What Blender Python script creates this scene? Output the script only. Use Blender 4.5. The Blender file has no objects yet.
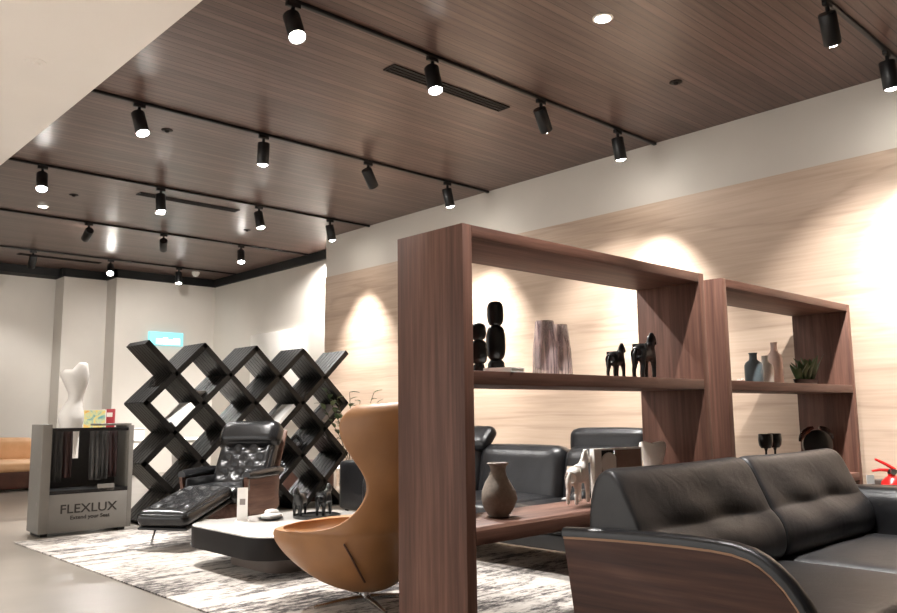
import bpy, bmesh, math, random
from mathutils import Vector, Matrix
random.seed(7)
SC = bpy.context.scene
COL = SC.collection
PI = math.pi
R = math.radians

# ------------------------------------------------------------------ materials
def lin(c):
    return c / 12.92 if c <= 0.04045 else ((c + 0.055) / 1.055) ** 2.4
def rgb(r, g, b):
    return (lin(r / 255), lin(g / 255), lin(b / 255), 1)
def new_mat(name):
    m = bpy.data.materials.new(name); m.use_nodes = True
    nt = m.node_tree
    return m, nt, nt.nodes['Principled BSDF']
def N(nt, t, **kw):
    n = nt.nodes.new(t)
    for k, v in kw.items():
        if k in ('operation', 'blend_type', 'data_type', 'wave_type', 'bands_direction', 'feature', 'noise_dimensions'):
            setattr(n, k, v)
        else:
            n.inputs[k].default_value = v
    return n
def L(nt, a, ao, b, bi):
    nt.links.new(a.outputs[ao], b.inputs[bi])
def coords(nt, scale=(1, 1, 1), kind='Object', rot=(0, 0, 0)):
    t = nt.nodes.new('ShaderNodeTexCoord'); m = nt.nodes.new('ShaderNodeMapping')
    m.inputs['Scale'].default_value = scale
    m.inputs['Rotation'].default_value = rot
    L(nt, t, kind, m, 'Vector')
    return m
def ramp(nt, stops):
    n = nt.nodes.new('ShaderNodeValToRGB')
    e = n.color_ramp.elements
    while len(e) < len(stops): e.new(0.5)
    for i, (p, c) in enumerate(stops):
        e[i].position = p; e[i].color = c
    return n
def bump(nt, bs, src, out, strength, dist=0.01):
    b = N(nt, 'ShaderNodeBump', Strength=strength, Distance=dist)
    L(nt, src, out, b, 'Height'); L(nt, b, 'Normal', bs, 'Normal')
def plain(name, c, rough=0.5, metal=0.0, noise=0.04, nscale=30, bmp=0.0, coat=0.0):
    m, nt, bs = new_mat(name)
    mp = coords(nt); no = N(nt, 'ShaderNodeTexNoise', Scale=nscale, Detail=4.0)
    L(nt, mp, 'Vector', no, 'Vector')
    d = tuple(max(0, x * (1 - noise * 2)) for x in c[:3]) + (1,)
    l = tuple(min(1, x * (1 + noise * 2)) for x in c[:3]) + (1,)
    rp = ramp(nt, [(0.3, d), (0.7, l)])
    L(nt, no, 'Fac', rp, 'Fac'); L(nt, rp, 'Color', bs, 'Base Color')
    bs.inputs['Roughness'].default_value = rough
    bs.inputs['Metallic'].default_value = metal
    bs.inputs['Coat Weight'].default_value = coat
    if bmp: bump(nt, bs, no, 'Fac', bmp, 0.003)
    return m
def wood(name, dark, mid, light, axis='Z', fine=34, stretch=0.045, rough=0.55, wide=5.0):
    """long-grained veneer; the grain runs along axis"""
    m, nt, bs = new_mat(name)
    s = {'X': (stretch, 1, 1), 'Y': (1, stretch, 1), 'Z': (1, 1, stretch)}[axis]
    mp = coords(nt, s)
    n1 = N(nt, 'ShaderNodeTexNoise', Scale=wide, Detail=3.0, Distortion=0.4)
    n2 = N(nt, 'ShaderNodeTexNoise', Scale=fine, Detail=5.0, Roughness=0.6)
    L(nt, mp, 'Vector', n1, 'Vector'); L(nt, mp, 'Vector', n2, 'Vector')
    mx = N(nt, 'ShaderNodeMath', operation='MULTIPLY_ADD'); mx.inputs[1].default_value = 0.5
    hf = N(nt, 'ShaderNodeMath', operation='MULTIPLY'); hf.inputs[1].default_value = 0.5
    L(nt, n2, 'Fac', hf, 0); L(nt, n1, 'Fac', mx, 0); L(nt, hf, 'Value', mx, 2)
    rp = ramp(nt, [(0.36, dark), (0.5, mid), (0.64, light)])
    L(nt, mx, 'Value', rp, 'Fac'); L(nt, rp, 'Color', bs, 'Base Color')
    bs.inputs['Roughness'].default_value = rough
    bs.inputs['Specular IOR Level'].default_value = 0.35
    bump(nt, bs, n2, 'Fac', 0.06, 0.003)
    return m
def leather(name, c, c2, rough=0.36, scale=260, bmp=0.12):
    m, nt, bs = new_mat(name)
    mp = coords(nt)
    v = N(nt, 'ShaderNodeTexVoronoi', Scale=scale); n = N(nt, 'ShaderNodeTexNoise', Scale=5.0, Detail=5.0)
    w = N(nt, 'ShaderNodeTexNoise', Scale=9.0, Detail=3.0, Distortion=1.2)
    for q in (v, n, w): L(nt, mp, 'Vector', q, 'Vector')
    rp = ramp(nt, [(0.35, c), (0.7, c2)])
    L(nt, n, 'Fac', rp, 'Fac'); L(nt, rp, 'Color', bs, 'Base Color')
    bs.inputs['Roughness'].default_value = rough
    ad = N(nt, 'ShaderNodeMath', operation='MULTIPLY_ADD'); ad.inputs[1].default_value = 6.0
    L(nt, w, 'Fac', ad, 0); L(nt, v, 'Distance', ad, 2)
    bump(nt, bs, ad, 'Value', bmp, 0.004)
    return m
def emit(name, c, s):
    m, nt, bs = new_mat(name)
    mp = coords(nt); no = N(nt, 'ShaderNodeTexNoise', Scale=3.0); L(nt, mp, 'Vector', no, 'Vector')
    rp = ramp(nt, [(0.0, c), (1.0, c)]); L(nt, no, 'Fac', rp, 'Fac')
    L(nt, rp, 'Color', bs, 'Emission Color'); bs.inputs['Emission Strength'].default_value = s
    bs.inputs['Base Color'].default_value = c
    return m
def glass(name, c, rough=0.05, ior=1.45):
    m, nt, bs = new_mat(name)
    mp = coords(nt, (60, 60, 0.5)); no = N(nt, 'ShaderNodeTexNoise', Scale=1.0, Detail=2.0); L(nt, mp, 'Vector', no, 'Vector')
    rp = ramp(nt, [(0.3, tuple(x * .8 for x in c[:3]) + (1,)), (0.7, c)])
    L(nt, no, 'Fac', rp, 'Fac'); L(nt, rp, 'Color', bs, 'Base Color')
    bs.inputs['Transmission Weight'].default_value = 1.0
    bs.inputs['Roughness'].default_value = rough; bs.inputs['IOR'].default_value = ior
    return m

M = {}
wd = (rgb(70, 44, 35), rgb(96, 65, 53), rgb(120, 85, 71))
M['walnut_z'] = wood('walnut_vertical', *wd, axis='Z')
M['walnut_x'] = wood('walnut_lengthwise', *wd, axis='X')
M['walnut_y'] = wood('walnut_crosswise', rgb(54, 32, 25), rgb(74, 47, 37), rgb(96, 66, 53), axis='Y')
M['edge_wood'] = wood('pale_edge_wood', rgb(150, 112, 88), rgb(176, 138, 110), rgb(196, 160, 130), axis='Y')
M['shell_wood'] = wood('shell_veneer', rgb(80, 56, 48), rgb(106, 77, 66), rgb(128, 98, 84), axis='X')
M['black_leather'] = leather('black_leather', rgb(19, 19, 21), rgb(30, 30, 33), 0.34)
M['gloss_leather'] = leather('glossy_black_leather', rgb(17, 17, 18), rgb(26, 26, 28), 0.24)
M['sofa_leather'] = leather('soft_black_leather', rgb(33, 33, 35), rgb(47, 46, 47), 0.42, bmp=0.16)
M['tan_leather'] = leather('tan_leather', rgb(140, 97, 58), rgb(154, 108, 66), 0.45, bmp=0.05)
M['orange_leather'] = leather('orange_leather', rgb(228, 180, 134), rgb(238, 194, 150), 0.5, bmp=0.05)
M['brown_leather'] = leather('brown_leather', rgb(70, 40, 30), rgb(86, 52, 40), 0.5)
M['cream'] = plain('cream_paint', rgb(205, 199, 190), 0.7, noise=0.012, nscale=2)
M['cream_soffit'] = plain('cream_soffit_paint', rgb(240, 236, 230), 0.75, noise=0.008, nscale=1)
M['white'] = plain('white_matt', rgb(240, 236, 230), 0.5, noise=0.01)
M['porcelain'] = plain('white_glazed', rgb(236, 230, 222), 0.3, noise=0.01, coat=0.3)
M['marble'] = plain('white_marble', rgb(240, 236, 230), 0.12, noise=0.03, nscale=3)
M['paper'] = plain('white_paper', rgb(242, 240, 236), 0.7, noise=0.01)
M['black_metal'] = plain('black_metal', rgb(17, 17, 18), 0.4, noise=0.05)
M['black_paint'] = plain('black_gap_paint', rgb(8, 8, 9), 0.7, noise=0.05)
M['black_ceramic'] = plain('black_ceramic', rgb(14, 14, 14), 0.28, noise=0.08)
M['chrome'] = plain('chrome', rgb(200, 200, 200), 0.18, 1.0, noise=0.02)
M['dark_lacquer'] = plain('dark_brown_lacquer', rgb(26, 22, 21), 0.55, noise=0.05, nscale=8)
M['dark_lacquer'].node_tree.nodes['Principled BSDF'].inputs['Specular IOR Level'].default_value = 0.2
M['plinth'] = plain('taupe_lacquer', rgb(104, 92, 84), 0.4, noise=0.04, nscale=6)
M['lattice'] = wood('charcoal_stained_wood', rgb(9, 8, 8), rgb(15, 14, 13), rgb(25, 23, 22), axis='X', stretch=0.6, rough=0.4)
M['stand_grey'] = plain('grey_painted_board', rgb(128, 124, 118), 0.6, noise=0.02, nscale=4)
M['stand_dark'] = plain('dark_grey_lining', rgb(52, 51, 50), 0.7, noise=0.06)
M['sample_grey'] = leather('grey_sample_hide', rgb(58, 57, 56), rgb(82, 80, 78), 0.5)
M['sample_red'] = leather('oxblood_sample_hide', rgb(40, 22, 22), rgb(58, 32, 30), 0.5)
M['ink'] = plain('dark_ink', rgb(50, 45, 42), 0.6)
M['vase_grey'] = plain('grey_stoneware', rgb(146, 134, 122), 0.65, noise=0.06, nscale=60, bmp=0.1)
M['blue_grey'] = plain('blue_grey_ceramic', rgb(92, 104, 108), 0.5, noise=0.03)
M['pale_grey'] = plain('pale_grey_ceramic', rgb(208, 202, 192), 0.5, noise=0.02)
M['blush'] = plain('blush_ceramic', rgb(222, 196, 184), 0.5, noise=0.02)
M['red'] = plain('red_enamel', rgb(200, 26, 24), 0.28, noise=0.02, coat=0.5)
M['rubber'] = plain('black_rubber', rgb(18, 18, 18), 0.7)
M['leaf'] = plain('green_leaf', rgb(62, 82, 48), 0.5, noise=0.2, nscale=12)
M['leaf_pale'] = plain('pale_green_leaf', rgb(120, 134, 96), 0.5, noise=0.15, nscale=12)
M['stem'] = plain('brown_stem', rgb(72, 66, 44), 0.7)
M['lens'] = emit('lamp_lens', (1.0, 0.95, 0.88, 1), 60.0)
M['lens_far'] = emit('downlight_lens', (1.0, 0.92, 0.82, 1), 4.0)
M['cyan'] = emit('cyan_lit_panel', rgb(120, 208, 222), 0.4)
M['sign_white'] = emit('white_lit_strip', rgb(235, 250, 250), .6)
def mat_streaky_glass():
    m, nt, bs = new_mat('streaky_smoked_glass')
    mp = coords(nt, (55, 55, 1.2)); no = N(nt, 'ShaderNodeTexNoise', Scale=1.0, Detail=2.0); L(nt, mp, 'Vector', no, 'Vector')
    rp = ramp(nt, [(0.36, rgb(96, 84, 96)), (0.5, rgb(170, 148, 150)), (0.62, rgb(232, 212, 206))])
    L(nt, no, 'Fac', rp, 'Fac'); L(nt, rp, 'Color', bs, 'Base Color')
    bs.inputs['Alpha'].default_value = 0.5; bs.inputs['Roughness'].default_value = 0.08
    return m
M['glass_smoke'] = mat_streaky_glass()
M['glass_dark'] = glass('dark_amber_glass', rgb(92, 52, 40))
M['red_print'] = plain('red_print', rgb(150, 36, 44), 0.6)
M['blue_print'] = plain('blue_grey_print', rgb(96, 122, 150), 0.6)
M['grey_print'] = plain('grey_print', rgb(140, 132, 128), 0.6)
M['brown_board'] = plain('brown_board', rgb(142, 116, 102), 0.6)
M['ledge'] = plain('grey_brown_ledge', rgb(74, 64, 58), 0.6)

def mat_wallwood():
    m, nt, bs = new_mat('pale_wood_wall')
    mp = coords(nt, (1, 0.07, 1.0))
    n1 = N(nt, 'ShaderNodeTexNoise', Scale=5.0, Detail=6.0, Roughness=0.62, Distortion=0.25)
    L(nt, mp, 'Vector', n1, 'Vector')
    mp2 = coords(nt, (1, 0.03, 1.0))
    n2 = N(nt, 'ShaderNodeTexNoise', Scale=34.0, Detail=4.0, Roughness=0.6); L(nt, mp2, 'Vector', n2, 'Vector')
    # thin wavering dark veins where a broad noise crosses its middle
    mp3 = coords(nt, (1, 0.10, 1.0))
    n3 = N(nt, 'ShaderNodeTexNoise', Scale=2.2, Detail=3.0, Distortion=0.3); L(nt, mp3, 'Vector', n3, 'Vector')
    v = ramp(nt, [(0.0, (1, 1, 1, 1)), (0.47, (1, 1, 1, 1)), (0.495, (0, 0, 0, 1)), (0.53, (1, 1, 1, 1)), (1.0, (1, 1, 1, 1))])
    L(nt, n3, 'Fac', v, 'Fac')
    mx = N(nt, 'ShaderNodeMath', operation='MULTIPLY_ADD'); mx.inputs[1].default_value = 0.6
    hf = N(nt, 'ShaderNodeMath', operation='MULTIPLY'); hf.inputs[1].default_value = 0.4
    L(nt, n2, 'Fac', hf, 0); L(nt, n1, 'Fac', mx, 0); L(nt, hf, 'Value', mx, 2)
    m3 = N(nt, 'ShaderNodeMath', operation='MULTIPLY_ADD'); m3.inputs[1].default_value = 0.13
    L(nt, v, 'Color', m3, 0); L(nt, mx, 'Value', m3, 2)
    rp = ramp(nt, [(0.40, rgb(166, 143, 124)), (0.58, rgb(186, 163, 143)), (0.78, rgb(202, 180, 160))])
    L(nt, m3, 'Value', rp, 'Fac'); L(nt, rp, 'Color', bs, 'Base Color')
    bs.inputs['Roughness'].default_value = 0.5
    return m
M['wallwood'] = mat_wallwood()

def mat_ceiling():
    m, nt, bs = new_mat('walnut_plank_ceiling')
    t = nt.nodes.new('ShaderNodeTexCoord'); sp = nt.nodes.new('ShaderNodeSeparateXYZ')
    L(nt, t, 'Object', sp, 'Vector')
    dv = N(nt, 'ShaderNodeMath', operation='MULTIPLY'); dv.inputs[1].default_value = 1 / 0.08
    L(nt, sp, 'Y', dv, 0)
    fl = N(nt, 'ShaderNodeMath', operation='FLOOR'); L(nt, dv, 'Value', fl, 0)
    fr = N(nt, 'ShaderNodeMath', operation='FRACT'); L(nt, dv, 'Value', fr, 0)
    gt = N(nt, 'ShaderNodeMath', operation='GREATER_THAN'); gt.inputs[1].default_value = 0.12
    L(nt, fr, 'Value', gt, 0)
    wn = N(nt, 'ShaderNodeTexWhiteNoise', noise_dimensions='1D'); L(nt, fl, 'Value', wn, 'W')
    mp = coords(nt, (0.05, 1, 1))
    ad = nt.nodes.new('ShaderNodeVectorMath'); ad.operation = 'ADD'
    cb = nt.nodes.new('ShaderNodeCombineXYZ'); L(nt, wn, 'Value', cb, 'X')
    L(nt, mp, 'Vector', ad, 0); L(nt, cb, 'Vector', ad, 1)
    n2 = N(nt, 'ShaderNodeTexNoise', Scale=30.0, Detail=5.0, Roughness=0.6); L(nt, ad, 'Vector', n2, 'Vector')
    mx = N(nt, 'ShaderNodeMath', operation='MULTIPLY_ADD'); mx.inputs[1].default_value = 0.22
    hf = N(nt, 'ShaderNodeMath', operation='MULTIPLY'); hf.inputs[1].default_value = 0.78
    L(nt, n2, 'Fac', hf, 0); L(nt, wn, 'Value', mx, 0); L(nt, hf, 'Value', mx, 2)
    rp = ramp(nt, [(0.28, rgb(74, 57, 51)), (0.5, rgb(97, 77, 70)), (0.72, rgb(116, 94, 86))])
    L(nt, mx, 'Value', rp, 'Fac')
    mix = nt.nodes.new('ShaderNodeMix'); mix.data_type = 'RGBA'
    mix.inputs['A'].default_value = rgb(44, 30, 26)
    nt.links.new(gt.outputs['Value'], mix.inputs['Factor']); nt.links.new(rp.outputs['Color'], mix.inputs[7])
    mix.inputs[6].default_value = rgb(60, 46, 41)
    nt.links.new(mix.outputs[2], bs.inputs['Base Color'])
    bs.inputs['Roughness'].default_value = 0.36
    bump(nt, bs, gt, 'Value', 0.5, 0.01)
    return m
M['ceiling'] = mat_ceiling()

def mat_floor():
    m, nt, bs = new_mat('beige_tile_floor')
    mp = coords(nt)
    n = N(nt, 'ShaderNodeTexNoise', Scale=1.6, Detail=5.0); L(nt, mp, 'Vector', n, 'Vector')
    rp = ramp(nt, [(0.3, rgb(126, 119, 110)), (0.7, rgb(140, 132, 123))])
    L(nt, n, 'Fac', rp, 'Fac'); L(nt, rp, 'Color', bs, 'Base Color')
    bs.inputs['Roughness'].default_value = 0.28
    return m
M['floor'] = mat_floor()

def mat_rug():
    """cream pile with worn dark flecks lying in rows"""
    m, nt, bs = new_mat('distressed_rug')
    mp = coords(nt, (0.7, 1.25, 1))
    a = N(nt, 'ShaderNodeTexNoise', Scale=2.2, Detail=5.0, Roughness=0.65); L(nt, mp, 'Vector', a, 'Vector')
    mp2 = coords(nt, (0.75, 1.9, 1))
    b = N(nt, 'ShaderNodeTexNoise', Scale=16.0, Detail=6.0, Roughness=0.8); L(nt, mp2, 'Vector', b, 'Vector')
    mp3 = coords(nt, (0.12, 2.6, 1))
    c = N(nt, 'ShaderNodeTexNoise', Scale=4.0, Detail=2.0); L(nt, mp3, 'Vector', c, 'Vector')
    s1 = N(nt, 'ShaderNodeMath', operation='MULTIPLY'); s1.inputs[1].default_value = 0.36; L(nt, a, 'Fac', s1, 0)
    s2 = N(nt, 'ShaderNodeMath', operation='MULTIPLY_ADD'); s2.inputs[1].default_value = 0.44; L(nt, b, 'Fac', s2, 0); L(nt, s1, 'Value', s2, 2)
    s3 = N(nt, 'ShaderNodeMath', operation='MULTIPLY_ADD'); s3.inputs[1].default_value = 0.20; L(nt, c, 'Fac', s3, 0); L(nt, s2, 'Value', s3, 2)
    rp = ramp(nt, [(0.41, rgb(48, 45, 45)), (0.458, rgb(104, 98, 95)), (0.49, rgb(164, 157, 150)), (0.535, rgb(196, 189, 181)), (0.63, rgb(212, 205, 197))])
    L(nt, s3, 'Value', rp, 'Fac'); L(nt, rp, 'Color', bs, 'Base Color')
    bs.inputs['Roughness'].default_value = 0.95
    bump(nt, bs, b, 'Fac', 0.3, 0.006)
    return m
M['rug'] = mat_rug()

def mat_painting():
    m, nt, bs = new_mat('colourful_print')
    mp = coords(nt); v = N(nt, 'ShaderNodeTexNoise', Scale=6.0, Detail=2.0, Distortion=1.5); L(nt, mp, 'Vector', v, 'Vector')
    rp = ramp(nt, [(0.3, rgb(96, 150, 150)), (0.45, rgb(190, 196, 150)), (0.58, rgb(222, 190, 96)), (0.7, rgb(206, 130, 90))])
    L(nt, v, 'Fac', rp, 'Fac'); L(nt, rp, 'Color', bs, 'Base Color')
    return m
M['print'] = mat_painting()

# ------------------------------------------------------------------ mesh helpers
class MB:
    """collects shapes into one bmesh"""
    def __init__(s): s.bm = bmesh.new()
    def _xf(s, vs, mat):
        if mat is not None:
            for v in vs: v.co = mat @ v.co
    def box(s, x0, x1, y0, y1, z0, z1, bev=0.0, seg=2, mat=None):
        vs = [s.bm.verts.new((x, y, z)) for z in (z0, z1) for y in (y0, y1) for x in (x0, x1)]
        fs = [s.bm.faces.new([vs[i] for i in f]) for f in ((0, 2, 3, 1), (4, 5, 7, 6), (0, 1, 5, 4), (2, 6, 7, 3), (0, 4, 6, 2), (1, 3, 7, 5))]
        if bev:
            es = list({e for f in fs for e in f.edges})
            r = bmesh.ops.bevel(s.bm, geom=es, offset=bev, segments=seg, profile=0.5, affect='EDGES')
            vs = list({v for f in r['faces'] for v in f.verts} | {v for v in vs if v.is_valid})
        s._xf(vs, mat); return s
    def rbox(s, cx, cy, cz, hx, hy, hz, r, n=10, puff=0.0, dents=(), mat=None, puffz=None):
        """rounded, puffed cushion with optional button dents on its top"""
        r = min(r, hx, hy, hz)
        def mp(q):
            p = Vector((q[0] * hx, q[1] * hy, q[2] * hz))
            i = Vector((max(-hx + r, min(hx - r, p.x)), max(-hy + r, min(hy - r, p.y)), max(-hz + r, min(hz - r, p.z))))
            d = p - i
            if d.length > 1e-9: p = i + d.normalized() * r
            fx, fy, fz = (max(0, 1 - a * a) for a in q)
            p.z += puff * q[2] * fx ** .6 * fy ** .6 if abs(q[2]) > .99 else 0
            if abs(q[1]) > .99: p.y += puff * .6 * q[1] * fx ** .6 * fz ** .6
            if abs(q[0]) > .99: p.x += puff * .6 * q[0] * fy ** .6 * fz ** .6
            if q[2] > .99:
                for (dx, dy, dep, sg) in dents:
                    p.z -= dep * math.exp(-(((p.x - dx) ** 2 + (p.y - dy) ** 2) / (sg * sg)))
            return p + Vector((cx, cy, cz))
        cache = {}
        def vert(q):
            k = tuple(round(a, 5) for a in q)
            if k not in cache:
                v = mp(q)
                if mat is not None: v = mat @ v
                cache[k] = s.bm.verts.new(v)
            return cache[k]
        # denser near the edges
        g = [math.sin((i / n * 2 - 1) * PI / 2 * 0.96) / math.sin(PI / 2 * 0.96) for i in range(n + 1)]
        for ax in range(3):
            for sg in (-1, 1):
                for i in range(n):
                    for j in range(n):
                        q = []
                        for (a, b) in ((i, j), (i + 1, j), (i + 1, j + 1), (i, j + 1)):
                            c = [0, 0, 0]; c[ax] = sg; c[(ax + 1) % 3] = g[a]; c[(ax + 2) % 3] = g[b]
                            q.append(vert(c))
                        if sg < 0: q.reverse()
                        try: s.bm.faces.new(q)
                        except ValueError: pass
        return s
    def loft(s, rings, cap=True, closed=True):
        rows = [[s.bm.verts.new(p) for p in r] for r in rings]
        m = len(rows[0])
        for a, b in zip(rows, rows[1:]):
            for i in range(m if closed else m - 1):
                j = (i + 1) % m
                s.bm.faces.new((a[i], a[j], b[j], b[i]))
        if cap and closed:
            s.bm.faces.new(rows[0][::-1]); s.bm.faces.new(rows[-1])
        return s
    def lathe(s, prof, n=32, c=(0, 0, 0), mod=None, mat=None, sx=1, sy=1):
        rings = []
        for (r, z) in prof:
            ring = []
            for k in range(n):
                a = 2 * PI * k / n
                rr = max(r, 1e-4) * (mod(a, z) if mod else 1)
                p = Vector((c[0] + rr * math.cos(a) * sx, c[1] + rr * math.sin(a) * sy, c[2] + z))
                ring.append(mat @ p if mat is not None else p)
            rings.append(ring)
        return s.loft(rings)
    def tube(s, pts, rad, n=10):
        pts = [Vector(p) for p in pts]
        if not isinstance(rad, (list, tuple)): rad = [rad] * len(pts)
        rings = []; up = None
        for i, p in enumerate(pts):
            t = (pts[min(i + 1, len(pts) - 1)] - pts[max(i - 1, 0)]).normalized()
            if up is None:
                up = Vector((0, 0, 1)) if abs(t.z) < .9 else Vector((1, 0, 0))
            a = t.cross(up).normalized(); up = a.cross(t).normalized()
            rings.append([p + (a * math.cos(2 * PI * k / n) + up * math.sin(2 * PI * k / n)) * rad[i] for k in range(n)])
        return s.loft(rings)
    def prism(s, poly, axis, a0, a1, bev=0.0):
        """poly in the two other axes (in x,y,z order), swept from a0 to a1"""
        def P(u, v, w):
            return {'X': (w, u, v), 'Y': (u, w, v), 'Z': (u, v, w)}[axis]
        A = [s.bm.verts.new(P(u, v, a0)) for u, v in poly]; B = [s.bm.verts.new(P(u, v, a1)) for u, v in poly]
        fs = [s.bm.faces.new(A), s.bm.faces.new(B[::-1])]
        m = len(poly)
        for i in range(m):
            j = (i + 1) % m
            fs.append(s.bm.faces.new((A[i], B[i], B[j], A[j])))
        if bev:
            es = [e for f in fs[:2] for e in f.edges]
            bmesh.ops.bevel(s.bm, geom=es, offset=bev, segments=2, profile=0.5, affect='EDGES')
        return s
    def build(s, name, mat, parent=None, smooth=35, loc=None, rz=0.0):
        bmesh.ops.recalc_face_normals(s.bm, faces=s.bm.faces[:])
        me = bpy.data.meshes.new(name); s.bm.to_mesh(me); s.bm.free()
        me.materials.append(mat)
        if smooth:
            me.polygons.foreach_set('use_smooth', [True] * len(me.polygons))
            me.set_sharp_from_angle(angle=R(smooth))
        o = bpy.data.objects.new(name, me); COL.objects.link(o)
        if parent is not None: o.parent = parent
        if loc is not None: o.location = loc
        o.rotation_euler.z = rz
        return o

def tag(o, label, cat, group=None, kind=None):
    o['label'] = label; o['category'] = cat
    if group: o['group'] = group
    if kind: o['kind'] = kind
    return o
def thing(name, label, cat, loc=(0, 0, 0), rz=0.0, group=None, scale=1.0):
    o = bpy.data.objects.new(name, None); o.empty_display_size = .1; COL.objects.link(o)
    o.location = loc; o.rotation_euler = (0, 0, rz); o.scale = (scale,) * 3
    return tag(o, label, cat, group)
def struct(name, mb, mat, smooth=0):
    o = mb.build(name, mat, None, smooth); o['kind'] = 'structure'; return o
def solidify(o, t, off=0.0, sub=0):
    if sub:
        m = o.modifiers.new('sub', 'SUBSURF'); m.levels = sub; m.render_levels = sub
    m = o.modifiers.new('sol', 'SOLIDIFY'); m.thickness = t; m.offset = off
    return o
def subsurf(o, n=2):
    m = o.modifiers.new('sub', 'SUBSURF'); m.levels = n; m.render_levels = n
    return o
def skin(name, verts, edges, mat, parent=None, sub=2, loc=None, rz=0.0):
    """verts: (x,y,z,r[,r2]); one continuous grown surface"""
    bm = bmesh.new(); lay = bm.verts.layers.skin.verify()
    vs = []
    for i, v in enumerate(verts):
        w = bm.verts.new(v[:3]); w[lay].radius = (v[3], v[4] if len(v) > 4 else v[3])
        if i == 0: w[lay].use_root = True
        vs.append(w)
    for a, b in edges: bm.edges.new((vs[a], vs[b]))
    me = bpy.data.meshes.new(name); bm.to_mesh(me); bm.free()
    me.materials.append(mat)
    o = bpy.data.objects.new(name, me); COL.objects.link(o)
    m = o.modifiers.new('skin', 'SKIN'); m.use_smooth_shade = True
    subsurf(o, sub)
    if parent is not None: o.parent = parent
    if loc is not None: o.location = loc
    o.rotation_euler.z = rz
    return o

# ------------------------------------------------------------------ camera
EYE = 1.1
cam_d = bpy.data.cameras.new('camera'); cam = bpy.data.objects.new('camera', cam_d); COL.objects.link(cam)
pitch, roll, yaw = R(7.59444), R(-0.71833), R(43.33246)
fw = Vector((math.sin(yaw) * math.cos(pitch), math.cos(yaw) * math.cos(pitch), math.sin(pitch)))
rt = Vector((math.cos(yaw), -math.sin(yaw), 0)); up = rt.cross(fw)
r2 = rt * math.cos(roll) + up * math.sin(roll); u2 = -rt * math.sin(roll) + up * math.cos(roll)
cam.matrix_world = Matrix(((r2.x, u2.x, -fw.x, 0), (r2.y, u2.y, -fw.y, 0), (r2.z, u2.z, -fw.z, EYE), (0, 0, 0, 1)))
cam_d.sensor_width = 36; cam_d.sensor_fit = 'HORIZONTAL'; cam_d.lens = 803.877 / 897 * 36
cam_d.clip_start = 0.05
SC.camera = cam

# ------------------------------------------------------------------ room shell
WX, RX, CZ = 7.55, 8.14, 4.03        # wood wall, recess wall, ceiling height
struct('floor', MB().box(-3.2, 8.4, -4.2, 17.3, -0.1, 0), M['floor'])
struct('ceiling', MB().box(2.34, 8.4, -4.2, 17.3, CZ, CZ + .1), M['ceiling'])
struct('ceiling_soffit', MB().box(-3.2, 2.37, -4.2, 17.3, 3.955, 4.13), M['cream_soffit'])
struct('wall_right', MB().box(WX, RX + .2, -4.2, 10.95, 0, CZ), M['cream'])
struct('wall_recess', MB().box(RX, RX + .2, 10.95, 17.2, 0, CZ), M['cream'])
struct('wall_back', MB().box(-3.2, 5.2, 17.0, 17.3, 0, CZ), M['cream'])
struct('wall_column', MB().box(5.2, 6.03, 16.5, 17.3, 0, CZ), M['cream'])
struct('wall_corner', MB().box(6.03, 8.34, 16.0, 17.3, 0, CZ), M['cream'])
struct('wall_left', MB().box(-3.4, -3.2, 13.0, 17.3, 0, CZ).box(-3.4, -3.2, -4.2, 2.0, 0, CZ).box(-3.4, -3.2, 2.0, 13.0, 3.4, CZ), M['cream'])  # unseen left wall; its wide opening is added to let world light in
struct('floor_outside', MB().box(-14, -3.2, -4, 20, -.1, -.002), M['floor'])  # unseen floor beyond the added opening
wf = MB()
for k in range(5): wf.box(-3.33, -3.27, 2.0 + k * 2.735, 2.06 + k * 2.735, 0, 3.4)
struct('added_shopfront_frame', wf.box(-3.33, -3.27, 2.0, 13.0, 3.34, 3.4), M['black_metal'])  # invented shopfront frame around the opening that admits fill light
struct('wall_front', MB().box(-3.4, 8.4, -4.4, -4.2, 0, CZ), M['cream'])
# wood facing on the right-hand wall and its trims
struct('trim_1', MB().box(WX - .02, WX, -4.2, 10.95, 0.0, 3.36), M['wallwood'])
struct('trim_2', MB().box(WX - .16, WX - .02, -1.0, 2.62, 0.0, .50, .006), M['ledge'])
# dark shadow gap under the ceiling at the far end
gz = 3.87
struct('trim_3', MB().box(-3.2, 5.19, 16.62, 17.0, gz, CZ - .002), M['black_paint'])
struct('trim_4', MB().box(5.17, 6.03, 16.44, 16.5, gz, CZ - .002).box(5.14, 5.2, 16.44, 17.0, gz, CZ - .002), M['black_paint'])
struct('trim_5', MB().box(5.97, 8.1, 15.94, 16.0, gz, CZ - .002).box(5.97, 6.03, 15.94, 16.5, gz, CZ - .002), M['black_paint'])
struct('trim_6', MB().box(8.08, 8.14, 11.0, 16.0, gz, CZ - .002), M['black_paint'])
struct('trim_7', MB().box(7.58, 8.14, 10.95, 10.99, 0, CZ - .002), M['edge_wood'])

# ------------------------------------------------------------------ ceiling fittings
TY = (-0.48, 2.08, 4.64, 7.19, 9.77, 12.28, 14.95)
rail_names = ('behind the viewer', 'nearest, entering at the top right corner', 'from the top picture edge to the pale wall',
              'second long rail from the cream ceiling edge', 'third rail back, starting left at the cream ceiling tip',
              'fourth rail back, above the lattice shelf', 'farthest rail, just before the dark ceiling gap')
for i, y in enumerate(TY):
    if i == 0: continue
    x1 = WX - .01 if i < 5 else RX - .08
    o = MB().box(2.36, x1, y - .018, y + .018, CZ - .028, CZ - .001, .003).build('lighting_track', M['black_metal'], None, 30)
    tag(o, 'black ceiling track rail, ' + rail_names[i], 'track', 'black lighting track rails')

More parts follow.
